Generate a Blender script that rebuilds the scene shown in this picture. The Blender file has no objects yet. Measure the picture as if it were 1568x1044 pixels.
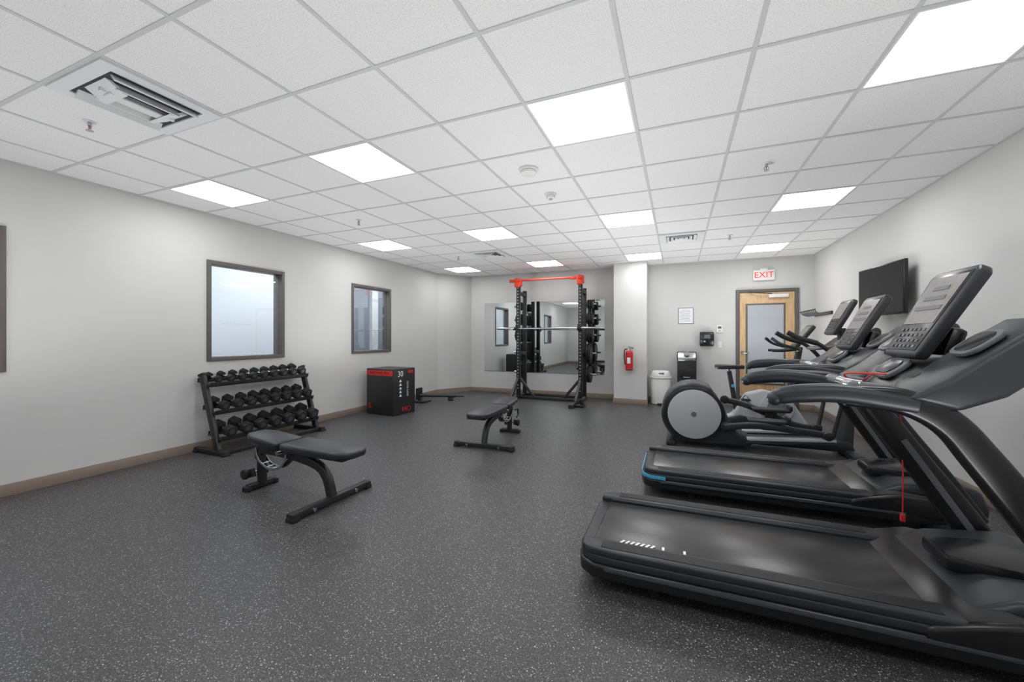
import bpy, bmesh, math, random
from mathutils import Vector, Matrix, Euler
random.seed(7)
SC=bpy.context.scene
COL=SC.collection
def lin(c):
    return tuple(((v/255)/12.92 if v/255<=0.04045 else ((v/255+0.055)/1.055)**2.4) for v in c)+(1,)
# ---------------------------------------------------------------- materials
def mat(name,rgb,rough=0.5,metal=0.0,spec=0.5,var=0.0,vscale=20,bump=0.0,bscale=200,emit=None,es=0,coat=0):
    m=bpy.data.materials.new(name); m.use_nodes=True
    nt=m.node_tree; N=nt.nodes; b=N['Principled BSDF']
    b.inputs['Base Color'].default_value=lin(rgb); b.inputs['Roughness'].default_value=rough
    b.inputs['Metallic'].default_value=metal; b.inputs['Specular IOR Level'].default_value=spec
    b.inputs['Coat Weight'].default_value=coat
    tc=N.new('ShaderNodeTexCoord')
    if var>0:
        n=N.new('ShaderNodeTexNoise'); n.inputs['Scale'].default_value=vscale; n.inputs['Detail'].default_value=4
        nt.links.new(tc.outputs['Object'],n.inputs['Vector'])
        r=N.new('ShaderNodeValToRGB'); c=lin(rgb)
        r.color_ramp.elements[0].position=0.3; r.color_ramp.elements[1].position=0.7
        r.color_ramp.elements[0].color=tuple(v*(1-var) for v in c[:3])+(1,)
        r.color_ramp.elements[1].color=tuple(min(1,v*(1+var)) for v in c[:3])+(1,)
        nt.links.new(n.outputs['Fac'],r.inputs['Fac']); nt.links.new(r.outputs['Color'],b.inputs['Base Color'])
    if bump>0:
        n2=N.new('ShaderNodeTexNoise'); n2.inputs['Scale'].default_value=bscale; n2.inputs['Detail'].default_value=3
        nt.links.new(tc.outputs['Object'],n2.inputs['Vector'])
        bp=N.new('ShaderNodeBump'); bp.inputs['Strength'].default_value=bump; bp.inputs['Distance'].default_value=0.002
        nt.links.new(n2.outputs['Fac'],bp.inputs['Height']); nt.links.new(bp.outputs['Normal'],b.inputs['Normal'])
    if emit:
        b.inputs['Emission Color'].default_value=lin(emit); b.inputs['Emission Strength'].default_value=es
    return m
M={}
M['wall']=mat('wall_paint',(206,206,205),0.55,spec=0.3,var=0.012,vscale=3,bump=0.08,bscale=300)
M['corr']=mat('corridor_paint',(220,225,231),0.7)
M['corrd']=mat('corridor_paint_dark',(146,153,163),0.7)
M['base']=mat('vinyl_cove_base',(140,128,116),0.5,var=0.04)
M['grid']=mat('ceiling_t_bar',(203,204,205),0.5)
M['frame']=mat('dark_bronze_frame',(96,92,89),0.45,var=0.03)
M['blk']=mat('black_powdercoat',(36,37,39),0.42,var=0.08,bump=0.05)
M['blk2']=mat('charcoal_plastic',(45,47,50),0.38,var=0.06,bump=0.1,bscale=500)
M['blk3']=mat('dark_gloss_plastic',(26,27,29),0.27,var=0.05)
M['pad']=mat('black_vinyl_upholstery',(42,43,49),0.36,var=0.06,bump=0.2,bscale=350)
M['rub']=mat('black_rubber',(28,28,29),0.6,var=0.1,bump=0.2)
M['belt']=mat('treadmill_belt',(50,50,51),0.24,var=0.05,vscale=60,bump=0.08,bscale=700)
M['gry']=mat('mid_grey_plastic',(100,102,106),0.45,var=0.03)
M['key']=mat('console_keys',(66,68,72),0.4,var=0.03)
M['lgry']=mat('light_grey_plastic',(176,179,184),0.45,var=0.02)
M['wht']=mat('white_plastic',(232,232,230),0.4,var=0.01)
M['whtm']=mat('white_enamel_metal',(225,226,227),0.4,var=0.01)
M['chr']=mat('brushed_steel',(185,187,190),0.25,metal=1.0,var=0.04)
M['red']=mat('red_powdercoat',(226,72,44),0.4,var=0.04)
M['redp']=mat('red_print',(200,34,36),0.5,var=0.03)
M['blue']=mat('blue_accent',(70,160,200),0.4,var=0.03)
M['paper']=mat('paper',(235,236,238),0.7,var=0.01)
M['ink']=mat('grey_ink',(140,142,146),0.7)
M['dark']=mat('duct_shade',(60,61,63),0.8)
M['scr']=mat('tv_screen_glass',(9,9,10),0.2,spec=.2)
M['disp']=mat('console_display',(132,128,125),0.28,var=0.10,vscale=30)
M['led']=mat('led_panel_diffuser',(255,255,255),0.5,emit=(255,255,255),es=9.5)
M['exit']=mat('exit_letters',(225,40,40),0.4,emit=(235,50,45),es=0.5)
M['frost']=mat('frosted_glass',(176,180,187),0.18,var=0.04,vscale=2)
M['mirror']=mat('mirror_silver',(228,232,232),0.01,metal=1.0)
def glass():
    m=bpy.data.materials.new('window_glass'); m.use_nodes=True; nt=m.node_tree; N=nt.nodes; N.clear()
    o=N.new('ShaderNodeOutputMaterial'); mx=N.new('ShaderNodeMixShader'); t=N.new('ShaderNodeBsdfTransparent'); g=N.new('ShaderNodeBsdfGlossy')
    g.inputs['Roughness'].default_value=0.0; t.inputs['Color'].default_value=(0.93,0.96,0.98,1)
    lw=N.new('ShaderNodeLayerWeight'); lw.inputs['Blend'].default_value=0.3
    mm=N.new('ShaderNodeMath'); mm.operation='MULTIPLY_ADD'; mm.inputs[1].default_value=.35; mm.inputs[2].default_value=.05; mm.use_clamp=True
    nt.links.new(lw.outputs['Fresnel'],mm.inputs[0]); nt.links.new(mm.outputs[0],mx.inputs[0]); nt.links.new(t.outputs[0],mx.inputs[1]); nt.links.new(g.outputs[0],mx.inputs[2]); nt.links.new(mx.outputs[0],o.inputs[0])
    return m
M['glass']=glass()
def wood():
    m=mat('maple_door_veneer',(208,172,124),0.4); nt=m.node_tree;N=nt.nodes;b=N['Principled BSDF']
    tc=N.new('ShaderNodeTexCoord'); mp=N.new('ShaderNodeMapping'); mp.inputs['Scale'].default_value=(14,14,1.2)
    n=N.new('ShaderNodeTexNoise'); n.inputs['Scale'].default_value=3; n.inputs['Detail'].default_value=6
    r=N.new('ShaderNodeValToRGB'); r.color_ramp.elements[0].color=lin((196,160,116)); r.color_ramp.elements[1].color=lin((218,186,144))
    r.color_ramp.elements[0].position=.35; r.color_ramp.elements[1].position=.65
    nt.links.new(tc.outputs['Object'],mp.inputs[0]);nt.links.new(mp.outputs[0],n.inputs['Vector']);nt.links.new(n.outputs['Fac'],r.inputs[0]);nt.links.new(r.outputs[0],b.inputs['Base Color'])
    return m
M['wood']=wood()
def floor_mat():
    m=mat('speckled_rubber_floor',(70,70,72),0.40,spec=0.45); nt=m.node_tree;N=nt.nodes;b=N['Principled BSDF']
    tc=N.new('ShaderNodeTexCoord')
    big=N.new('ShaderNodeTexNoise'); big.inputs['Scale'].default_value=120; big.inputs['Detail'].default_value=4
    nt.links.new(tc.outputs['Object'],big.inputs['Vector'])
    r=N.new('ShaderNodeValToRGB'); r.color_ramp.elements[0].color=lin((46,46,47)); r.color_ramp.elements[1].color=lin((84,84,85))
    r.color_ramp.elements[0].position=.38; r.color_ramp.elements[1].position=.64
    nt.links.new(big.outputs['Fac'],r.inputs[0])
    last=r.outputs[0]
    for sc,thr,rad,col in ((125,0.84,0.34,(164,164,165)),(190,0.80,0.36,(138,138,140)),(80,0.95,0.24,(188,188,190))):
        v=N.new('ShaderNodeTexVoronoi'); v.inputs['Scale'].default_value=sc
        dn=N.new('ShaderNodeVectorMath'); dn.operation='ADD'; dn.inputs[1].default_value=(sc*1.7,sc*.3,0.02)
        nt.links.new(tc.outputs['Object'],dn.inputs[0]); nt.links.new(dn.outputs[0],v.inputs['Vector'])
        sp=N.new('ShaderNodeSeparateColor'); nt.links.new(v.outputs['Color'],sp.inputs[0])
        g=N.new('ShaderNodeMath'); g.operation='GREATER_THAN'; g.inputs[1].default_value=thr; nt.links.new(sp.outputs[0],g.inputs[0])
        l=N.new('ShaderNodeMath'); l.operation='LESS_THAN'; l.inputs[1].default_value=rad; nt.links.new(v.outputs['Distance'],l.inputs[0])
        mu=N.new('ShaderNodeMath'); mu.operation='MULTIPLY'; nt.links.new(g.outputs[0],mu.inputs[0]); nt.links.new(l.outputs[0],mu.inputs[1])
        mx=N.new('ShaderNodeMix'); mx.data_type='RGBA'; mx.inputs['B'].default_value=lin(col)
        nt.links.new(mu.outputs[0],mx.inputs['Factor']); nt.links.new(last,mx.inputs['A']); last=mx.outputs['Result']
    nt.links.new(last,b.inputs['Base Color'])
    bp=N.new('ShaderNodeBump'); bp.inputs['Strength'].default_value=0.25; bp.inputs['Distance'].default_value=0.002
    nt.links.new(big.outputs['Fac'],bp.inputs['Height']); nt.links.new(bp.outputs['Normal'],b.inputs['Normal'])
    return m
M['floor']=floor_mat()
def ceil_mat():
    m=mat('acoustic_ceiling_tile',(232,232,231),0.9,spec=0.1); nt=m.node_tree;N=nt.nodes;b=N['Principled BSDF']
    tc=N.new('ShaderNodeTexCoord'); n=N.new('ShaderNodeTexNoise'); n.inputs['Scale'].default_value=150; n.inputs['Detail'].default_value=5
    nt.links.new(tc.outputs['Object'],n.inputs['Vector'])
    r=N.new('ShaderNodeValToRGB'); r.color_ramp.elements[0].color=lin((218,218,218)); r.color_ramp.elements[1].color=lin((238,238,238))
    r.color_ramp.elements[0].position=.34; r.color_ramp.elements[1].position=.5
    nt.links.new(n.outputs['Fac'],r.inputs[0]); nt.links.new(r.outputs[0],b.inputs['Base Color'])
    return m
M['ceil']=ceil_mat()
# ---------------------------------------------------------------- mesh builder
def catmull(P,sub):
    P=[Vector(p) for p in P]
    if sub<=1 or len(P)<3: return P
    out=[]
    for i in range(len(P)-1):
        p0=P[i-1] if i>0 else P[i]*2-P[i+1]; p1=P[i]; p2=P[i+1]; p3=P[i+2] if i+2<len(P) else P[i+1]*2-P[i]
        for k in range(sub):
            t=k/sub
            out.append(0.5*((2*p1)+(-p0+p2)*t+(2*p0-5*p1+4*p2-p3)*t*t+(-p0+3*p1-3*p2+p3)*t**3))
    out.append(P[-1]); return out
def rrect(w,h,r=None,n=3):
    r=min(w,h)*0.3 if r is None else r; pts=[]
    for cx,cy,a in ((w/2-r,h/2-r,0),(-w/2+r,h/2-r,90),(-w/2+r,-h/2+r,180),(w/2-r,-h/2+r,270)):
        for k in range(n+1):
            t=math.radians(a+90*k/n); pts.append((cx+r*math.cos(t),cy+r*math.sin(t)))
    return pts
def circ(r,n=14): return [(r*math.cos(2*math.pi*k/n),r*math.sin(2*math.pi*k/n)) for k in range(n)]
class B:
    def __init__(s,name): s.name=name; s.bm=bmesh.new(); s.mats=[]
    def mi(s,m):
        m=M[m]
        if m not in s.mats: s.mats.append(m)
        return s.mats.index(m)
    def merge(s,t,m,X=None):
        if X is not None: bmesh.ops.transform(t,matrix=X,verts=t.verts)
        bmesh.ops.recalc_face_normals(t,faces=t.faces)
        i=s.mi(m)
        for f in t.faces: f.material_index=i
        me=bpy.data.meshes.new('tmp'); t.to_mesh(me); t.free(); s.bm.from_mesh(me); bpy.data.meshes.remove(me)
    def bev(s,t,w,seg=2,ang=0.5):
        if w<=0: return
        ed=[e for e in t.edges if len(e.link_faces)==2 and e.calc_face_angle(0)>ang]
        bmesh.ops.bevel(t,geom=ed,offset=w,segments=seg,affect='EDGES',profile=0.5,clamp_overlap=True)
    def box(s,c,d,m,bv=0,rot=(0,0,0),seg=2):
        t=bmesh.new(); bmesh.ops.create_cube(t,size=1); bmesh.ops.scale(t,vec=d,verts=t.verts); s.bev(t,bv,seg)
        s.merge(t,m,Matrix.Translation(c)@Euler(rot).to_matrix().to_4x4()); return s
    def box2(s,a,b,m,bv=0):
        c=[(a[i]+b[i])/2 for i in range(3)]; d=[abs(b[i]-a[i]) for i in range(3)]
        return s.box(c,d,m,bv)
    def cyl(s,p0,p1,r,m,n=20,bv=0,r2=None):
        p0=Vector(p0);p1=Vector(p1); t=bmesh.new(); L=(p1-p0).length
        bmesh.ops.create_cone(t,cap_ends=True,segments=n,radius1=r,radius2=r if r2 is None else r2,depth=L)
        s.bev(t,bv,2,0.8)
        q=(p1-p0).to_track_quat('Z','Y').to_matrix().to_4x4()
        s.merge(t,m,Matrix.Translation((p0+p1)/2)@q); return s
    def sph(s,c,d,m,rot=(0,0,0),n=20):
        t=bmesh.new(); bmesh.ops.create_uvsphere(t,u_segments=n,v_segments=n//2,radius=1); bmesh.ops.scale(t,vec=d,verts=t.verts)
        s.merge(t,m,Matrix.Translation(c)@Euler(rot).to_matrix().to_4x4()); return s
    def prism(s,pts,ax,a0,a1,m,bv=0,seg=2,X=None):
        t=bmesh.new()
        def P(p,a):
            if ax=='y': return (p[0],a,p[1])
            if ax=='z': return (p[0],p[1],a)
            return (a,p[0],p[1])
        lo=[t.verts.new(P(p,a0)) for p in pts]
        hi=[t.verts.new(P(p,a1)) for p in pts]
        t.faces.new(lo); t.faces.new(hi[::-1]); n=len(pts)
        for i in range(n): t.faces.new((lo[i],lo[(i+1)%n],hi[(i+1)%n],hi[i]))
        bmesh.ops.recalc_face_normals(t,faces=t.faces)
        s.bev(t,bv,seg,0.45); s.merge(t,m,X); return s
    def sweep(s,path,sec,m,sub=6,side=(0,1,0),scales=None):
        P=catmull(path,sub); t=bmesh.new(); rings=[]
        n=len(P); prev=None
        for i,p in enumerate(P):
            tg=(P[min(i+1,n-1)]-P[max(i-1,0)]).normalized()
            if prev is None:
                sd=Vector(side); sd=(sd-tg*sd.dot(tg)).normalized()
            else: sd=(prev-tg*prev.dot(tg)).normalized()
            prev=sd; up=sd.cross(tg)
            k=1.0
            if scales:
                f=i/(n-1)*(len(scales)-1); j=min(int(f),len(scales)-2); k=scales[j]+(scales[j+1]-scales[j])*(f-j)
            rings.append([t.verts.new(p+sd*a*k+up*b*k) for a,b in sec])
        q=len(sec)
        for i in range(n-1):
            for j in range(q): t.faces.new((rings[i][j],rings[i][(j+1)%q],rings[i+1][(j+1)%q],rings[i+1][j]))
        t.faces.new(rings[0]); t.faces.new(rings[-1][::-1])
        s.merge(t,m); return s
    def text(s,txt,size,m,X,ext=0.001):
        cu=bpy.data.curves.new('t','FONT'); cu.body=txt; cu.size=size; cu.extrude=ext; cu.align_x='CENTER'; cu.align_y='CENTER'
        ob=bpy.data.objects.new('t',cu); COL.objects.link(ob)
        dg=bpy.context.evaluated_depsgraph_get(); me=bpy.data.meshes.new_from_object(ob.evaluated_get(dg))
        t=bmesh.new(); t.from_mesh(me); bpy.data.objects.remove(ob); bpy.data.meshes.remove(me)
        i=s.mi(m)
        bmesh.ops.transform(t,matrix=X,verts=t.verts)
        for f in t.faces: f.material_index=i
        me=bpy.data.meshes.new('tmp'); t.to_mesh(me); t.free(); s.bm.from_mesh(me); bpy.data.meshes.remove(me); return s
    def done(s,loc=(0,0,0),rz=0,sharp=0.6):
        bm=s.bm; bm.normal_update()
        for f in bm.faces: f.smooth=True
        for e in bm.edges:
            if len(e.link_faces)==2 and e.calc_face_angle(0)>sharp: e.smooth=False
        me=bpy.data.meshes.new(s.name); bm.to_mesh(me); bm.free()
        for m in s.mats: me.materials.append(m)
        o=bpy.data.objects.new(s.name,me); o.location=loc; o.rotation_euler=(0,0,rz); COL.objects.link(o); return o
def RX(a): return Matrix.Rotation(a,4,'X')
def RY(a): return Matrix.Rotation(a,4,'Y')
def RZ(a): return Matrix.Rotation(a,4,'Z')
TR=Matrix.Translation
# ---------------------------------------------------------------- room
H=2.713; XL=-5.01; XR=2.187; YB=8.45; YF=-2.4; T=0.6096; X0=-0.87; Y0=2.285
CY=7.70; CX=-4.55     # angled corner
b=B('floor'); b.box2((XL-1.8,YF-.2,-.1),(XR+.2,YB+.2,0),'floor'); b.done()
b=B('ceiling'); b.box2((XL-1.8,YF-.2,H),(XR+.2,YB+.2,H+.1),'ceil'); b.done()
WIN=[(0.44,1.42),(2.91,3.89),(5.12,6.10)]; WZ=(1.005,2.178)
b=B('wall_left')
ys=[YF-.2]
for a,c in WIN: ys+=[a,c]
ys.append(CY)
for i in range(len(ys)-1):
    if i%2==0: b.box2((XL-.14,ys[i],0),(XL,ys[i+1],H),'wall')
    else:
        b.box2((XL-.14,ys[i],0),(XL,ys[i+1],WZ[0]),'wall'); b.box2((XL-.14,ys[i],WZ[1]),(XL,ys[i+1],H),'wall')
b.done()
b=B('wall_right'); b.box2((XR,YF-.2,0),(XR+.14,YB+.14,H),'wall'); b.done()
b=B('wall_back'); b.box2((CX,YB,0),(XR+.14,YB+.14,H),'wall'); b.done()
b=B('wall_front'); b.box2((XL-.14,YF-.14,0),(XR+.14,YF,H),'wall'); b.done()
b=B('wall_corner'); b.prism([(XL,CY),(CX,YB),(CX,YB+.14),(XL-.14,YB+.14),(XL-.14,CY)],'z',0,H,'wall'); b.done()
b=B('column'); b.box2((-1.155,7.95,0),(-.545,YB,H),'wall'); b.done()
# corridor behind the interior windows
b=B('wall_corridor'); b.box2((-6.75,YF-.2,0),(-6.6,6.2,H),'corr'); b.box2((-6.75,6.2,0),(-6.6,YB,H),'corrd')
b.box2((-6.6,7.3,0),(-6.52,7.5,H),'whtm'); b.box2((-6.6,5.0,0),(-6.55,5.1,H),'whtm'); b.box2((-6.6,YB,0),(XL-.14,YB+.14,H),'corr'); b.box2((-6.6,YF-.2,0),(XL-.14,YF-.06,H),'corr'); b.done()
# baseboards
bt=.012;bh=.1
b=B('baseboard_left'); b.box2((XL,YF,0),(XL+bt,CY,bh),'base',.003); b.done()
b=B('baseboard_right'); b.box2((XR-bt,YF,0),(XR,YB,bh),'base',.003); b.done()
b=B('baseboard_front'); b.box2((XL,YF,0),(XR,YF+bt,bh),'base',.003); b.done()
b=B('baseboard_back'); b.box2((CX,YB-bt,0),(-1.155,YB,bh),'base',.003); b.box2((-.545,YB-bt,0),(.985,YB,bh),'base',.003); b.box2((1.965,YB-bt,0),(XR,YB,bh),'base',.003); b.done()
b=B('baseboard_column'); b.box2((-1.155-bt,7.95-bt,0),(-.545+bt,7.95,bh),'base',.003); b.box2((-.545,7.95,0),(-.545+bt,YB,bh),'base',.003); b.box2((-1.155-bt,7.95,0),(-1.155,YB,bh),'base',.003); b.done()
b=B('baseboard_corner')
dx,dy=CX-XL,YB-CY; L=math.hypot(dx,dy); nx,ny=dy/L*bt,-dx/L*bt
b.prism([(XL,CY),(CX,YB),(CX+nx,YB+ny),(XL+nx,CY+ny)],'z',0,bh,'base'); b.done()
# ceiling grid
b=B('ceiling_grid'); gw=.022
for k in range(-7,6):
    x=X0+k*T
    if XL<x<XR: b.box2((x-gw/2,YF,H-.0045),(x+gw/2,YB,H+.001),'grid')
for k in range(-8,11):
    y=Y0+k*T
    if YF<y<YB: b.box2((XL,y-gw/2,H-.005),(XR,y+gw/2,H+.001),'grid')
b.box2((XL,YF,H-.006),(XL+.022,CY,H),'grid'); b.box2((XR-.022,YF,H-.006),(XR,YB,H),'grid'); b.box2((CX,YB-.022,H-.0065),(XR,YB,H),'grid')
b.done()
# LED panels
for r in (-4,0,4,8):
    for c in (-6,-3,0,3):
        b=B('led_ceiling_panel'); g=.012; e=T/2-g
        b.box2((-e+.006,-e+.006,-.004),(e-.006,e-.006,.0),'led')
        for q in (-1,1):
            b.box2((q*e-.006,-e-.006,-.007),(q*e+.006,e+.006,0),'whtm'); b.box2((-e+.006,q*e-.006,-.007),(e-.006,q*e+.006,0),'whtm')
        b.done((X0+(c+.5)*T,Y0+(r+.5)*T,H))
for y in (-1,1,2.8,4.6,6.2,7.6):  # added glowing panels, out of view, to brighten the corridor behind the windows
    b=B('added_corridor_fill_panel'); b.box2((-.28,-.58,-.01),(.28,.58,0),'led'); b.box2((-.3,-.6,-.006),(.3,.6,-.0),'whtm'); b.done((-5.85,y,H))
# vents
def vent(c,r,big):
    b=B('ceiling_air_diffuser'); h=T/2-.012; f=.07 if big else .09
    b.box2((-h+f,-h+f,-.003),(h-f,h-f,.0),'dark')  # flat dark plate, colour stands in for shade inside the duct
    for q in (-1,1):
        b.box2((q*h,-h,-.012),(q*(h-f),h,0),'whtm'); b.box2((-h+f,q*h,-.012),(h-f,q*(h-f),0),'whtm')
    if big:
        for d in (-1,1):
            for k,(o,w) in enumerate(((.165,.065),(.075,.055))):
                b.prism([(d*o,-.004),(d*(o+w*.6),-.045),(d*(o+w*.8),-.043),(d*(o+.02),-.0035)],'y',-h+.09+.05*k,h-.09-.05*k,'whtm')
            b.prism([(d*.20,-.004),(d*.12,-.05),(d*.1,-.05),(d*.17,-.0035)],'x',-.11,.11,'whtm')
        b.box((0,0,-.04),(.07,.3,.012),'whtm',.004); b.box((0,0,-.02),(.02,.36,.03),'whtm')
    else:
        for o in (.16,.105,.05):
            for q in (-1,1):
                for ax in ('x','y'):
                    b.prism([(q*o,-.004),(q*(o+.035),-.024),(q*(o+.037),-.018),(q*(o+.008),-.0035)],ax,-o-.02,o+.02,'whtm')
        b.box((0,0,-.012),(.06,.06,.008),'whtm',.002)
    b.done((X0+(c+.5)*T,Y0+(r+.5)*T,H-.004))
vent(-4,-2,True); vent(1,6,False); vent(-4,6,False)
for x,y in ((-3.6,1.38),(.67,3.84),(-3.6,3.80),(.67,6.36),(-3.6,6.2),(.67,1.3)):
    b=B('fire_sprinkler_head'); b.cyl((0,0,-.006),(0,0,0),.035,'whtm',24,.002); b.cyl((0,0,-.03),(0,0,0),.011,'chr')
    for q in (-1,1): b.sweep([(q*.008,0,-.025),(q*.018,0,-.04),(q*.004,0,-.058)],circ(.003,8),'chr',4)
    b.cyl((0,0,-.062),(0,0,-.058),.02,'chr',16); b.cyl((0,0,-.058),(0,0,-.03),.003,'redp',8); b.done((x,y,H))
b=B('smoke_detector'); b.cyl((0,0,-.018),(0,0,0),.085,'wht',32,.004); b.cyl((0,0,-.045),(0,0,-.018),.07,'wht',32,.008); b.done((-1.175,3.2,H))
b=B('smoke_detector'); b.cyl((0,0,-.014),(0,0,0),.06,'wht',32,.003); b.cyl((0,0,-.05),(0,0,-.014),.045,'wht',32,.008); b.cyl((0,0,-.06),(0,0,-.05),.02,'lgry',20,.003); b.done((-1.175,3.84,H))
# windows
for i,(a,c) in enumerate(WIN):
    b=B('window_%d'%(i+1)); w=.045; cy=(a+c)/2; hw=(c-a)/2; z0,z1=WZ
    x0,x1=-.15,.018
    b.box2((x0,-hw,z0),(x1,-hw+w,z1),'frame',.003); b.box2((x0,hw-w,z0),(x1,hw,z1),'frame',.003)
    b.box2((x0,-hw+w,z0),(x1,hw-w,z0+w),'frame',.003); b.box2((x0,-hw+w,z1-w),(x1,hw-w,z1),'frame',.003)
    b.box2((-.05,-hw+w,z0+w),(-.044,hw-w,z1-w),'glass'); b.done((XL,cy,0))
# mirror
b=B('wall_mirror')
for k in range(3):
    a=-4.2+k*.93; b.box2((a+.0015,-.008,.5),(a+.93-.0015,0,2.07),'mirror')
b.box2((-4.2,-.01,.49),(-1.41,0,.5),'chr'); b.done((0,YB,0))
# door
b=B('door_1')
b.box2((.99,-.035,0),(1.045,0,2.15),'frame',.003); b.box2((1.905,-.035,0),(1.96,0,2.15),'frame',.003); b.box2((1.045,-.035,2.095),(1.905,0,2.15),'frame',.003)
b.box2((1.05,-.022,.01),(1.90,0,2.09),'wood',.002)
b.box2((1.145,-.032,.42),(1.76,-.02,1.89),'frame',.003); b.box2((1.175,-.036,.45),(1.73,-.03,1.86),'frost')
b.box2((1.5,-.075,1.99),(1.8,-.022,2.05),'whtm',.008); b.sweep([(1.55,-.06,2.06),(1.35,-.12,2.075),(1.2,-.04,2.1)],circ(.008,8),'blk',1,side=(0,0,1))
b.cyl((1.095,-.028,.99),(1.095,-.02,.99),.033,'chr'); b.cyl((1.095,-.07,.99),(1.095,-.02,.99),.012,'chr'); b.box((1.14,-.07,.99),(.12,.016,.02),'chr',.006)
b.box2((1.05,-.03,.01),(1.9,-.02,.2),'chr'); b.done((0,YB,0))
# exit sign
b=B('exit_sign'); b.box((0,0,0),(.34,.045,.19),'wht',.012); b.box((0,0,.105),(.12,.05,.03),'wht',.008)
b.text('EXIT',.15,'exit',TR((0,-.024,0))@RX(math.pi/2)); b.done((1.43,YB-.025,2.40))
# paper notice
b=B('framed_notice'); b.box((0,0,0),(.27,.008,.31),'gry',.002); b.box((0,-.004,0),(.25,.004,.29),'paper')
for k in range(9): b.box((-.01 if k else 0,-.0065,.11-.026*k),(.2 if k%3 else .15,.001,.006),'ink')
b.done((.14,YB-.004,1.69))
# sanitiser dispenser
b=B('wall_soap_dispenser'); b.prism([(0,-.14),(-.14,-.12),(-.17,.0),(-.14,.12),(-.09,.14),(0,.14)],'x',-.12,.12,'blk3',.02); b.box((0,-.165,.05),(.1,.02,.07),'gry',.006); b.box((-.04,-.17,-.04),(.03,.01,.03),'lgry',.004); b.done((.5,YB,1.24))
b=B('thermostat'); b.box((0,-.012,0),(.11,.025,.145),'wht',.008); b.box((0,-.026,.02),(.06,.003,.045),'gry'); b.box((0,-.026,-.04),(.04,.004,.02),'lgry'); b.done((.72,YB,1.44))
b=B('light_switch'); b.box((0,-.004,0),(.08,.008,.12),'wht',.003); b.box((0,-.01,0),(.032,.008,.065),'wht',.003); b.done((.72,YB,1.14))
# fire extinguisher
b=B('fire_extinguisher')
b.cyl((0,0,.05),(0,0,.36),.068,'redp',28,.0); b.sph((0,0,.36),(.068,.068,.05),'redp'); b.cyl((0,0,.035),(0,0,.05),.06,'rub',28,r2=.068)
b.cyl((0,0,.39),(0,0,.45),.018,'chr'); b.box((0.03,0,.465),(.1,.02,.012),'blk',.003,(0,.2,0)); b.box((0.035,0,.44),(.09,.02,.01),'blk',.003,(0,-.1,0))
b.cyl((-.01,-.028,.42),(-.01,-.012,.42),.018,'wht'); b.sweep([(-.02,0,.43),(-.08,-.01,.42),(-.09,-.01,.3),(-.075,-.02,.14)],circ(.009,8),'rub',6)
b.box((0,-.069,.22),(.06,.004,.11),'paper'); b.box((0,.075,.3),(.03,.03,.25),'chr'); b.done((-.855,7.95-.095,.62))
# trash can
b=B('trash_can'); b.cyl((0,0,0.01),(0,0,.5),.17,'wht',40,.008,r2=.185); b.cyl((0,0,.5),(0,0,.535),.2,'wht',40,.008); b.cyl((0,0,.535),(0,0,.64),.195,'wht',40,.02,r2=.15)
b.box((.02,-.15,.60),(.09,.05,.03),'gry',.005,(.5,0,0)); b.box((0,-.175,.03),(.1,.08,.02),'blk',.004); b.cyl((0,0,0),(0,0,.02),.175,'gry',40); b.done((-.31,8.17,0))
# wipes dispenser stand
b=B('gym_wipes_dispenser_stand'); b.prism([(.15,0),(.15,1.0),(-.08,1.0),(-.15,.9),(-.15,0)],'x',-.165,.165,'blk',.008)
b.prism([(-.09,.995),(-.155,.90),(-.16,.84),(-.148,.84),(-.14,.88),(-.08,.97)],'x',-.15,.15,'chr',.002)
b.cyl((0,-.12,.95),(0,-.14,.972),.05,'chr',24); b.box((0,-.151,.62),(.24,.008,.18),'rub',.002); b.box((0,-.156,.53),(.12,.012,.02),'chr',.003); b.box((0,-.151,.3),(.27,.006,.36),'blk3',.002); b.done((.15,YB-.17,0))
# ---------------------------------------------------------------- TV
b=B('wall_mounted_television'); b.box((0,0,0),(.035,.87,.55),'blk3',.008); b.box((-.0185,0,.005),(.002,.84,.515),'scr'); b.box((.03,0,-.02),(.04,.5,.3),'blk',.01)
b.box((.09,-.02,0),(.09,.1,.1),'blk',.003); b.box((.118,0,0),(.012,.2,.2),'blk',.003)
b.cyl((.0,.1,-.27),(.0,.1,-.33),.006,'rub',8); b.cyl((.0,.14,-.27),(.0,.16,-.35),.004,'rub',8); b.box((.01,.12,-.3),(.02,.09,.03),'chr',.004)
b.done((2.055,5.60,1.795),math.radians(5))
# accessory rack
b=B('wall_accessory_hook_rack'); b.box((-.01,0,0),(.02,.85,.05),'blk',.003)
for k in range(9):
    y=-.38+k*.095; b.sweep([(-.015,y,0),(-.12,y,-.02),(-.2,y,.01),(-.22,y,.05)],circ(.009,8),'gry',5,side=(0,1,0)); b.cyl((-.22,y,.05),(-.225,y,.06),.014,'blk')
b.done((XR,7.95,1.66))
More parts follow.
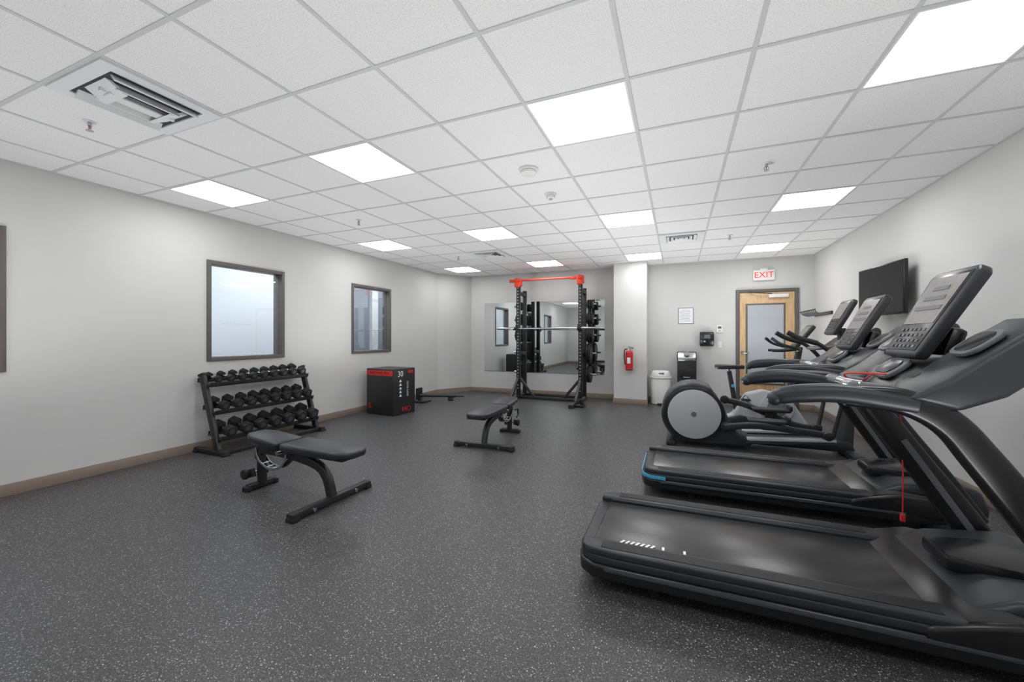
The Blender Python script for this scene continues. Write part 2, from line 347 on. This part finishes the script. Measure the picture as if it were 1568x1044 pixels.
# ---------------------------------------------------------------- benches
def bench(loc,rz):
    b=B('adjustable_weight_bench')
    b.prism([(0.03,-.10),(0,-.06),(0,.06),(.03,.10),(.10,.14),(.68,.14),(.72,.12),(.72,-.12),(.68,-.14),(.10,-.14)],'z',.385,.44,'pad',.018,3)
    b.box2((.06,-.11,.37),(.68,.11,.386),'blk',.004)
    Xs=TR((.76,0,.385))@RY(math.radians(-5))
    b.prism([(0,-.13),(.33,-.125),(.42,-.075),(.42,.075),(.33,.125),(0,.13)],'z',0,.055,'pad',.018,3,X=Xs)
    b.prism([(0.02,-.1),(.36,-.09),(.36,.09),(.02,.1)],'z',-.014,.002,'blk',.003,X=Xs)
    b.sweep([(1.10,0,.33),(.9,0,.33),(.62,0,.31),(.42,0,.27),(.33,0,.19),(.28,0,.05)],rrect(.055,.07,.012),'blk',6)
    b.sweep([(.5,.0,.30),(.56,0,.375)],rrect(.05,.04,.01),'blk',1)
    b.box((.27,0,.035),(.06,.68,.05),'blk',.008)
    for q in (-1,1):
        b.box((.27,q*.345,.03),(.075,.05,.06),'rub',.008); b.box((.27,q*.345,.015),(.08,.06,.03),'rub',.005)
    b.cyl((.245,-.2,.035),(.225,-.2,.035),.014,'chr',12); b.cyl((.245,.2,.035),(.225,.2,.035),.014,'chr',12)
    b.box((1.10,0,.20),(.06,.055,.36),'blk',.008,(0,math.radians(3),0)); b.box((1.11,0,.03),(.06,.24,.045),'blk',.008)
    for q in (-1,1):
        b.box((1.11,q*.12,.02),(.07,.04,.04),'rub',.006)
        b.cyl((1.19,q*.07,.12),(1.19,q*.10,.12),.042,'rub',20,.006)
        b.box((1.15,q*.055,.13),(.1,.012,.07),'blk',.003,(0,.3,0))
    b.cyl((1.19,-.08,.12),(1.19,.08,.12),.01,'chr',10)
    b.sweep([(1.14,-.06,.3),(1.24,-.06,.3),(1.26,-.06,.22),(1.2,-.06,.19)],circ(.011,8),'blk',5)
    arc=[(.78+.16-.19*math.cos(t),0,.345-.16*math.sin(t)) for t in [math.pi*k/10 for k in range(11)]]
    b.sweep([(x,-.035,z) for x,y,z in arc],rrect(.008,.022,.003),'chr',2); b.sweep([(x,.035,z) for x,y,z in arc],rrect(.008,.022,.003),'chr',2)
    for x,y,z in arc[1:-1]: b.cyl((x,-.035,z),(x,.035,z),.006,'chr',8)
    b.box((.74,0,.355),(.14,.09,.05),'blk',.006); b.sweep([(.66,0,.37),(.75,0,.27),(.82,0,.22)],rrect(.04,.03,.006),'blk',2)
    b.cyl((.75,-.12,.36),(.75,.12,.36),.016,'chr',14)
    b.box((.95,0,.365),(.12,.07,.06),'blk',.006)
    b.done(loc,rz)
bench((-2.2,2.33,0),math.pi-.02)
bench((-2.06,3.87,0),math.pi/2+.03)
# ---------------------------------------------------------------- dumbbell rack (local x 0=back wall side)
b=B('dumbbell_rack'); Ly=1.27
for y in (0,Ly):
    b.box((.25,y,.03),(.52,.06,.05),'blk',.006); b.sweep([(.37,y,.05),(.10,y,.86)],rrect(.045,.075,.01),'blk',1)
    b.box((.02,y,.012),(.06,.08,.024),'rub',.004); b.box((.49,y,.012),(.06,.08,.024),'rub',.004)
    b.box((.095,y,.865),(.09,.05,.03),'rub',.006,(0,-.3,0))
for k,(x,z) in enumerate(((.12,.80),(.215,.50),(.31,.22))):
    for dx_,dz in ((-.085,.02),(.085,-.02)):
        b.box((x+dx_+.0,Ly/2,z+dz-.03),(.035,Ly,.028),'blk',.004,(0,math.radians(12),0))
    b.box((x+.11,Ly/2,z-.045),(.008,Ly,.05),'blk',.002,(0,math.radians(12),0)); b.box((x-.11,Ly/2,z+.0),(.008,Ly,.05),'blk',.002,(0,math.radians(12),0))
b.box((.45,Ly/2,.03),(.045,Ly-.06,.04),'blk',.005)
b.done((-4.99,2.80,0))
def dumbbell(loc,r,l,g,tilt=math.radians(12)):
    b=B('hex_dumbbell')
    for q in (-1,1):
        t=[(r*math.cos(math.radians(60*k+30)),r*math.sin(math.radians(60*k+30))) for k in range(6)]
        b.prism([(p[0],p[1]) for p in t],'x',q*g/2,q*(g/2+l),'rub',r*.16)
        b.cyl((q*(g/2+l),0,0),(q*(g/2+l+.002),0,0),r*.45,'key',16)
    b.sweep([(-g/2,0,0),(-g/4,0,0),(0,0,0),(g/4,0,0),(g/2,0,0)],circ(.014,12),'chr',3,scales=[.85,1,1.15,1,.85])
    o=b.done(loc); o.rotation_euler=(0,tilt,0)
tiers=[(.12,.80,9,.042,.058,.05,.07),(.215,.50,8,.058,.068,.065,.08),(.31,.22,7,.068,.080,.08,.095)]
for x,z,n,ra,rb,la,lb in tiers:
    for k in range(n):
        f=k/(n-1); r=ra+(rb-ra)*f; l=la+(lb-la)*f
        y=2.80+.10+(Ly-.2)*f
        dumbbell((-4.99+x,y,z+r*.87-.009),r,l,.12)
# ---------------------------------------------------------------- plyo box
b=B('plyometric_jump_box'); W,D,Hh=.61,.51,.76
b.box((-W/2,D/2,Hh/2),(W,D,Hh),'blk',.012)
b.box((-W/2,-.001,.69),(W-.03,.004,.085),'redp'); b.text('SOFT  PLYO  BOX',.055,'blk',TR((-W/2,-.004,.69))@RX(math.pi/2))
b.text('24',.10,'redp',TR((-.53,-.001,.14))@RX(math.pi/2)@RZ(math.pi/2))
XF=RZ(math.pi/2)@RX(math.pi/2)
b.text('30',.13,'paper',TR((.001,.16,.67))@XF); b.box((.001,.40,.70),(.004,.12,.05),'redp')
for k in range(5): b.prism([(.13,.3+.06*k),(.19,.3+.06*k),(.16,.345+.06*k)],'x',0,.003,'paper')
b.text('SOFT PLYO',.05,'paper',TR((.001,.33,.42))@XF@RZ(math.pi/2)); b.text('PRO',.11,'redp',TR((.001,.3,.08))@XF)
b.done((-4.24,5.23,0),math.radians(-6))
# landmine
b=B('landmine_barbell_holder'); b.box((0,0,.015),(.36,.28,.03),'blk',.006); b.cyl((0,0,.03),(0,0,.1),.04,'blk'); b.box((0,-.02,.17),(.03,.2,.22),'rub',.03,seg=3)
b.cyl((0,0,.13),(.52,.5,.075),.03,'blk',16,.004); b.cyl((.5,.48,.077),(.64,.62,.06),.018,'blk',16); b.box((.45,.42,.025),(.08,.16,.05),'rub',.006,(0,0,.78)); b.done((-4.72,6.62,0))
# ---------------------------------------------------------------- power rack
b=B('power_rack')
w=.655
def post(x,y,top,tw=.075):
    b.box2((x-tw/2,y-tw/2,0.02),(x+tw/2,y+tw/2,top),'blk',.006)
for q in (-1,1):
    post(q*w,0,2.40); post(q*w,.37,2.28)
    for k in range(34):
        z=.22+k*.063
        b.cyl((q*w,-.0385,z),(q*w,-.037,z),.0125,'lgry',10)
        if k%2==0: b.cyl((q*w+.0370,0,z),(q*w+.0385,0,z),.0125,'gry',10); b.cyl((q*w+.0370,.37,z),(q*w+.0385,.37,z),.0125,'gry',10)
    b.box2((q*w-.04,-.75,0),(q*w+.04,.42,.07),'blk',.008)        # floor skid
    b.box((q*w,-.74,.03),(.1,.05,.07),'rub',.008)
    b.box2((q*w-.035,.03,2.16),(q*w+.035,.34,2.23),'blk',.005); b.box2((q*w-.035,.03,.9),(q*w+.035,.34,.97),'blk',.005)
    b.sweep([(q*w,-.42,.06),(q*w,-.03,.42)],rrect(.055,.055,.01),'blk',1,side=(1,0,0))
    b.sweep([(q*(w-.03),0,.42),(q*(w-.34),0,.05)],rrect(.05,.05,.01),'blk',1,side=(0,1,0))
    # red top clamps
    b.box((q*w,0,2.42),(.13,.13,.15),'red',.012); b.box((q*(w+.0),-.08,2.36),(.10,.09,.10),'red',.012)
    b.cyl((q*w,-.12,2.46),(q*w,.1,2.46),.045,'red',20,.005); b.box((q*w-.12,-.03,2.45),(.14,.06,.06),'red',.01)
    # j cups
    b.box((q*w,-.055,1.47),(.09,.03,.14),'blk3',.006); b.box((q*w,-.10,1.43),(.07,.1,.02),'blk3',.004); b.box((q*w,-.145,1.455),(.07,.015,.06),'blk3',.004)
    # plate pegs
    for z,r in ((.52,.17),(.95,.20),(1.32,.15),(1.66,.12),(1.95,.09)):
        b.cyl((q*(w+.04),.37,z),(q*(w+.24),.37,z),.022,'chr',14)
        for i in range(3 if r<.17 else 2):
            xx=q*(w+.06+.042*i); b.cyl((xx,.37,z),(xx+q*.034,.37,z),r,'rub',36,.008); b.cyl((xx+q*.034,.37,z),(xx+q*.036,.37,z),r*.55,'blk2',28)
# landmine pivot on the right skid
b.box((w+.11,-.55,.03),(.18,.16,.03),'blk',.005); b.cyl((w+.15,-.55,.03),(w+.15,-.55,.12),.025,'blk',16,.004); b.cyl((w+.15,-.62,.12),(w+.15,-.36,.14),.035,'blk',16,.006)
b.box2((-w,-.03,0),(w,.04,.06),'blk',.006); b.box2((-w,.34,.0),(w,.40,.07),'blk',.006)
b.cyl((-w,-.02,2.46),(w,-.02,2.46),.021,'red',16)
b.done((-2.43,7.80,0))
b=B('olympic_barbell')
b.cyl((-1.1,0,0),(1.1,0,0),.0145,'chr',16)
for q in (-1,1): b.cyl((q*.72,0,0),(q*1.1,0,0),.025,'chr',20,.002); b.cyl((q*.71,0,0),(q*.73,0,0),.037,'chr',20)
b.done((-2.43,7.70,1.456))
# ---------------------------------------------------------------- treadmill
def treadmill(loc,accent=False,cord=True):
    b=B('treadmill')
    pl=[(.0,-.27),(.02,-.35),(.08,-.40),(.2,-.41),(1.45,-.41),(1.7,-.41),(2.02,-.33),(2.08,-.28),(2.08,.28),(2.02,.33),(1.7,.41),(.2,.41),(.08,.40),(.02,.35),(.0,.27)]
    b.prism(pl,'z',.075,.15,'blk3',.02,3)
    b.prism([(x*.995+.006,y*.985) for x,y in pl],'z',.145,.195,'blk2',.016,3)
    b.prism([(.06,.19),(.085,.205),(1.5,.208),(1.5,.18),(.06,.18)],'y',-.27,.27,'belt',.004)
    for q in (-1,1):
        b.prism([(.02,q*.285),(.03,q*.36),(.08,q*.395),(.2,q*.405),(1.52,q*.405),(1.52,q*.285)],'z',.185,.228,'blk2',.014,3)
        b.box((.8,q*.28,.212),(1.42,.006,.012),'key',.001)
        b.box((.78,q*.345,.229),(1.3,.07,.003),'rub',.001)
        b.box((.9,q*.413,.135),(1.5,.006,.018),'key',.002)
        for x in (.38,1.8): b.cyl((x,q*.3,0),(x,q*.3,.08),.03,'rub',16)
    b.box((.04,0,.17),(.04,.5,.03),'blk3',.01)
    if cord:
        for k in range(7): b.box((.22+k*.025,-.245,.2095),(.012,.035,.0008),'paper',rot=(0,0,-.5))
        for x in (.42,.52): b.box((x,-.245,.2095),(.012,.035,.0008),'paper')
    # motor hood
    b.prism([(1.42,.205),(1.55,.245),(1.66,.30),(1.95,.335),(2.06,.30),(2.10,.2),(2.09,.12),(1.42,.12)],'y',-.33,.33,'blk2',.03,3)
    b.prism([(1.36,.19),(1.5,.232),(1.62,.262),(2.0,.24),(2.04,.12),(1.36,.12)],'y',-.415,.415,'blk3',.025,3)
    b.prism([(1.56,-.1),(1.80,-.16),(2.0,-.12),(2.0,.12),(1.80,.16),(1.56,.1)],'z',.28,.345,'blk3',.02)
    # uprights + handrails
    for q in (-1,1):
        y=q*.385
        b.sweep([(1.98,y,.12),(1.84,y,.36),(1.68,y,.60),(1.53,y,.83),(1.43,y,.965),(1.30,y,1.035),(1.12,y,1.05)],rrect(.062,.12,.024),'blk3',6,scales=[1.3,1.15,1.05,1,.92,.85,.7])
        b.sweep([(1.34,y,1.025),(1.12,y,1.055),(.98,y,1.05),(.90,y,1.035),(.87,y,1.02)],rrect(.07,.078,.03,4),'blk2',6,scales=[1,1,1,.9,.6])
        b.sph((.875,y,1.022),(.03,.03,.03),'blk2')
        b.sweep([(1.93,y-q*.036,.2),(1.6,y-q*.036,.74)],rrect(.004,.03,.001),'gry',1)
        b.prism([(1.30,1.05),(1.42,1.13),(1.50,1.20),(1.62,1.30),(1.705,1.365),(1.745,1.35),(1.745,1.28),(1.68,1.16),(1.58,1.07),(1.45,1.01)],'y',q*.17,q*.43,'blk2',.028,3)
        Xp=TR((1.555,q*.31,1.262))@RY(math.radians(-39))
        b.prism(rrect(.15,.15,.05,4),'z',-.005,.012,'gry',.004,X=Xp)
        b.prism(rrect(.12,.12,.045,4),'z',.0,.014,'blk3',.002,X=Xp)
    b.prism([(1.34,1.03),(1.40,1.12),(1.52,1.20),(1.66,1.24),(1.70,1.18),(1.56,1.05),(1.42,1.0)],'y',-.25,.25,'blk3',.03,3)
    b.prism(rrect(.13,.2,.05,4),'z',0,.02,'gry',.006,X=TR((1.42,0,1.135))@RY(math.radians(-40)))
    b.prism(rrect(.09,.15,.04,4),'z',.015,.025,'blk3',.003,X=TR((1.42,0,1.135))@RY(math.radians(-40)))
    b.sweep([(1.42,-.18,1.06),(1.26,-.18,1.07),(1.215,-.12,1.075),(1.20,0,1.08),(1.215,.12,1.075),(1.26,.18,1.07),(1.42,.18,1.06)],circ(.018,12),'gry',5,side=(0,0,1))
    for q in (-1,1): b.sweep([(1.25,q*.175,1.072),(1.215,q*.12,1.076),(1.205,q*.05,1.08)],circ(.021,12),'chr',4,side=(0,0,1))
    a=math.radians(-62); Xd=TR((1.54,0,1.40))@RY(a)
    b.prism([(-.22,-.135),(-.20,-.15),(.0,-.162),(.19,-.175),(.22,-.15),(.22,.15),(.19,.175),(0,.162),(-.20,.15),(-.22,.135)],'z',-.05,.0,'blk2',.016,3,X=Xd)
    b.prism([(-.195,-.125),(.0,-.138),(.195,-.148),(.195,.148),(0,.138),(-.195,.125)],'z',-.002,.003,'blk3',.003,X=Xd)
    b.prism([(-.06,-.122),(.18,-.136),(.18,.136),(-.06,.122)],'z',.003,.005,'disp',X=Xd)
    for i in range(4):
        for j in range(6): b.box(Xd@Vector((-.175+i*.028,-.09+j*.036,.004)),(.013,.02,.003),'key' if (i+j)%3 else 'gry',rot=(0,a,0))
    for i in range(3): b.box(Xd@Vector((.02+i*.05,0,.006)),(.02,.2-.04*i,.002),'gry',rot=(0,a,0))
    b.box((1.59,0,1.23),(.06,.18,.2),'blk3',.02,(0,.3,0))
    if accent:
        b.prism([(-.004,-.26),(.015,-.352),(.075,-.405),(.19,-.416),(.19,-.408),(.08,-.397),(.024,-.345),(.004,-.26)],'z',.15,.178,'blue',.003)
        b.box((.0,0,.163),(.01,.52,.02),'blue',.002)
    if cord:
        b.sweep([(1.38,.10,1.10),(1.30,.2,1.00),(1.45,.33,.96),(1.58,.36,.9),(1.60,.36,.6),(1.60,.36,.33)],circ(.0035,6),'redp',6,side=(0,1,0))
        b.sweep([(1.36,-.1,1.12),(1.24,.0,1.11),(1.33,.15,1.05)],circ(.004,6),'red',5,side=(0,0,1)); b.box((1.60,.36,.32),(.02,.02,.04),'redp',.004)
    b.done(loc)
treadmill((-.49,2.42,0))
treadmill((-.28,3.80,0),accent=True,cord=False)
# ---------------------------------------------------------------- elliptical
b=B('elliptical_trainer')
c=(.37,.385)
prof=[(c[0]+.36*math.cos(math.radians(t)),max(.045,c[1]+.36*math.sin(math.radians(t)))) for t in range(60,271,10)]+[(.62,.045),(.95,.06),(.98,.12),(.82,.2),(.74,.33),(.68,.5)]
b.prism(prof,'y',-.25,.25,'blk2',.025,3)
for q in (-1,1):
    b.cyl((c[0],q*.245,c[1]),(c[0],q*.275,c[1]),.325,'blk3',56,.008); b.cyl((c[0],q*.27,c[1]),(c[0],q*.285,c[1]),.285,'lgry',56,.006); b.cyl((c[0],q*.284,c[1]),(c[0],q*.288,c[1]),.03,'gry',20)
    e=(.58,.27) if q<0 else (.62,.50)
    b.cyl((e[0]+.12,q*.30,e[1]),(e[0]+.12,q*.25,e[1]),.05,'blk',20,.006)
    b.sweep([(e[0]+.1,q*.31,e[1]),(1.0,q*.29,e[1]*.55+.16),(1.45,q*.20,.26),(1.72,q*.2,.235)],rrect(.05,.07,.015),'blk2',5)
    px=1.12 if q<0 else 1.22
    pz=.33 if q<0 else .40
    b.prism([(px-.2,q*.1),(px+.17,q*.1),(px+.2,q*.14),(px+.2,q*.25),(px+.15,q*.28),(px-.2,q*.28)],'z',pz,pz+.035,'rub',.01); b.box((px+.19,q*.19,pz+.05),(.03,.17,.06),'rub',.01)
    b.box((px,q*.19,pz-.04),(.12,.06,.08),'blk',.008)
    b.box((1.32,q*.2,.165),(.82,.095,.03),'lgry',.006,(0,math.radians(-4),0)); b.box((1.32,q*.2,.13),(.84,.11,.03),'blk',.005,(0,math.radians(-4),0)); b.cyl((1.66,q*.15,.235),(1.66,q*.25,.235),.045,'blk',20,.005)
    b.sweep([(1.70,q*.24,.24),(1.76,q*.27,.55),(1.80,q*.28,.80),(1.72,q*.29,1.05),(1.55,q*.29,1.22),(1.40,q*.28,1.27),(1.30,q*.27,1.33)],circ(.021,12),'blk',6)
    b.sweep([(1.55,q*.29,1.22),(1.40,q*.28,1.27),(1.29,q*.27,1.335)],circ(.027,12),'rub',5)
b.prism([(.9,.05),(.9,.13),(1.7,.17),(1.9,.17),(1.95,.05)],'y',-.09,.09,'blk2',.02)
b.box((1.90,0,.04),(.12,.62,.07),'blk2',.02); b.box((.12,0,.03),(.1,.6,.05),'blk',.012)
b.sweep([(1.86,0,.1),(1.90,0,.45),(1.90,0,.8),(1.86,0,1.1),(1.84,0,1.38)],rrect(.11,.09,.03),'blk2',5,scales=[1.6,1.1,.9,.8,.8])
b.box((1.90,0,.74),(.08,.56,.06),'blk',.02)
b.prism([(1.70,1.16),(1.84,1.28),(1.94,1.30),(1.94,1.2),(1.8,1.1)],'y',-.2,.2,'blk3',.02)
b.sweep([(1.82,-.14,1.2),(1.6,-.15,1.16),(1.56,0,1.16),(1.6,.15,1.16),(1.82,.14,1.2)],circ(.016,10),'gry',5,side=(0,0,1))
a=math.radians(-64); Xd=TR((1.81,0,1.51))@RY(a)
b.prism([(-.21,-.15),(.0,-.175),(.17,-.18),(.2,-.15),(.2,.15),(.17,.18),(0,.175),(-.21,.15)],'z',-.05,0,'blk2',.016,3,X=Xd)
b.prism([(-.16,-.125),(.17,-.15),(.17,.15),(-.16,.125)],'z',-.002,.004,'blk3',.003,X=Xd); b.prism([(-.03,-.12),(.155,-.13),(.155,.13),(-.03,.12)],'z',.004,.006,'disp',X=Xd)
for i in range(3):
    for j in range(5): b.box(Xd@Vector((-.13+i*.035,-.085+j*.042,.005)),(.016,.022,.003),'key',rot=(0,a,0))
b.done((-.20,5.40,0))
# ---------------------------------------------------------------- exercise bike
b=B('upright_exercise_bike')
b.box((.0,0,.035),(.09,.56,.06),'blk2',.02); b.box((1.12,0,.035),(.09,.56,.06),'blk2',.02)
b.prism([(0,.05),(0,.12),(.25,.2),(.42,.5),(.62,.56),(.88,.5),(1.0,.36),(1.14,.12),(1.14,.05)],'y',-.09,.09,'lgry',.03,3)
b.prism([(.05,.07),(.1,.13),(.35,.2),(.55,.16),(.55,.07)],'y',-.11,.11,'blk2',.02)
b.cyl((.78,-.125,.33),(.78,.125,.33),.2,'lgry',44,.015); b.cyl((.78,-.13,.33),(.78,.13,.33),.12,'gry',36,.008)
b.cyl((.52,-.15,.31),(.52,.15,.31),.03,'chr')
for q in (-1,1):
    e=(.52+q*.12,.31-q*.12); b.sweep([(.52,q*.145,.31),(e[0],q*.15,e[1])],rrect(.02,.03,.006),'chr',1); b.box((e[0],q*.205,e[1]),(.11,.09,.025),'rub',.006); b.sweep([(e[0]-.04,q*.2,e[1]+.01),(e[0],q*.2,e[1]+.06),(e[0]+.04,q*.2,e[1]+.01)],rrect(.05,.004,.001),'rub',4)
b.sweep([(.32,0,.2),(.22,0,.80)],rrect(.07,.06,.015),'blk2',1); b.sweep([(.245,0,.62),(.215,0,.83)],rrect(.045,.04,.01),'chr',1); b.cyl((.26,-.06,.6),(.26,-.11,.6),.02,'blue',14,.004)
b.prism([(.06,-.12),(.04,-.06),(.04,.06),(.06,.12),(.15,.13),(.28,.05),(.40,.03),(.42,0),(.40,-.03),(.28,-.05),(.15,-.13)],'z',.83,.89,'pad',.025,3)
b.sweep([(.92,0,.42),(1.0,0,.8),(1.06,0,1.15)],rrect(.1,.08,.025),'blk2',4,scales=[1.3,1,.8])
for q in (-1,1):
    b.sweep([(1.03,0,1.1),(1.02,q*.15,1.12),(.95,q*.23,1.14),(.80,q*.23,1.19),(.70,q*.2,1.27)],circ(.02,12),'blk',6,side=(0,0,1)); b.sweep([(1.0,q*.1,1.12),(.85,q*.12,1.1),(.72,q*.13,1.1)],circ(.018,10),'rub',4,side=(0,0,1))
a=math.radians(-55); Xd=TR((1.07,0,1.30))@RY(a)
b.prism([(-.17,-.13),(.15,-.16),(.18,-.13),(.18,.13),(.15,.16),(-.17,.13)],'z',-.05,0,'blk2',.016,3,X=Xd); b.prism([(-.13,-.11),(.15,-.13),(.15,.13),(-.13,.11)],'z',-.002,.004,'disp',.002,X=Xd)
b.done((.45,6.45,0))
# ---------------------------------------------------------------- added fill spots aimed up to brighten the ceiling, not room fixtures
for x,y,e,tl in ((-3.9,-1.2,48,0),(-1.2,-1.2,48,0),(1.2,-1.2,48,0),(-3.9,1.2,46,0),(-1.3,1.2,46,0),(1.1,1.2,52,0),(-4.0,4.6,42,0),(-.85,3.3,78,18),(-3.2,3.3,40,0),(-.9,5.5,80,18),(-3.3,6.3,46,0),(-.2,6.9,50,8),(1.2,7.4,44,0)):
    l=bpy.data.lights.new('added_ceiling_fill_spot','SPOT'); l.energy=e; l.spot_size=math.radians(165); l.spot_blend=1.0; l.shadow_soft_size=.2
    o=bpy.data.objects.new('added_ceiling_fill_spot',l); o.location=(x,y,.5); o.rotation_euler=(math.pi,math.radians(tl),0); COL.objects.link(o)
# ---------------------------------------------------------------- camera, world, view
cam=bpy.data.cameras.new('camera'); co=bpy.data.objects.new('camera',cam); COL.objects.link(co)
cam.sensor_width=36; cam.lens=36*613.3/1568; cam.shift_y=-6.65/1568; cam.clip_start=.02; cam.clip_end=60
co.location=(0,0,1.289); co.rotation_euler=(math.pi/2,0,.393); SC.camera=co
wd=bpy.data.worlds.new('world'); SC.world=wd; wd.use_nodes=True
wd.node_tree.nodes['Background'].inputs[0].default_value=(.7,.8,1,1); wd.node_tree.nodes['Background'].inputs[1].default_value=.5
SC.view_settings.view_transform='Standard'; SC.view_settings.look='None'; SC.view_settings.exposure=0.1; SC.view_settings.gamma=1
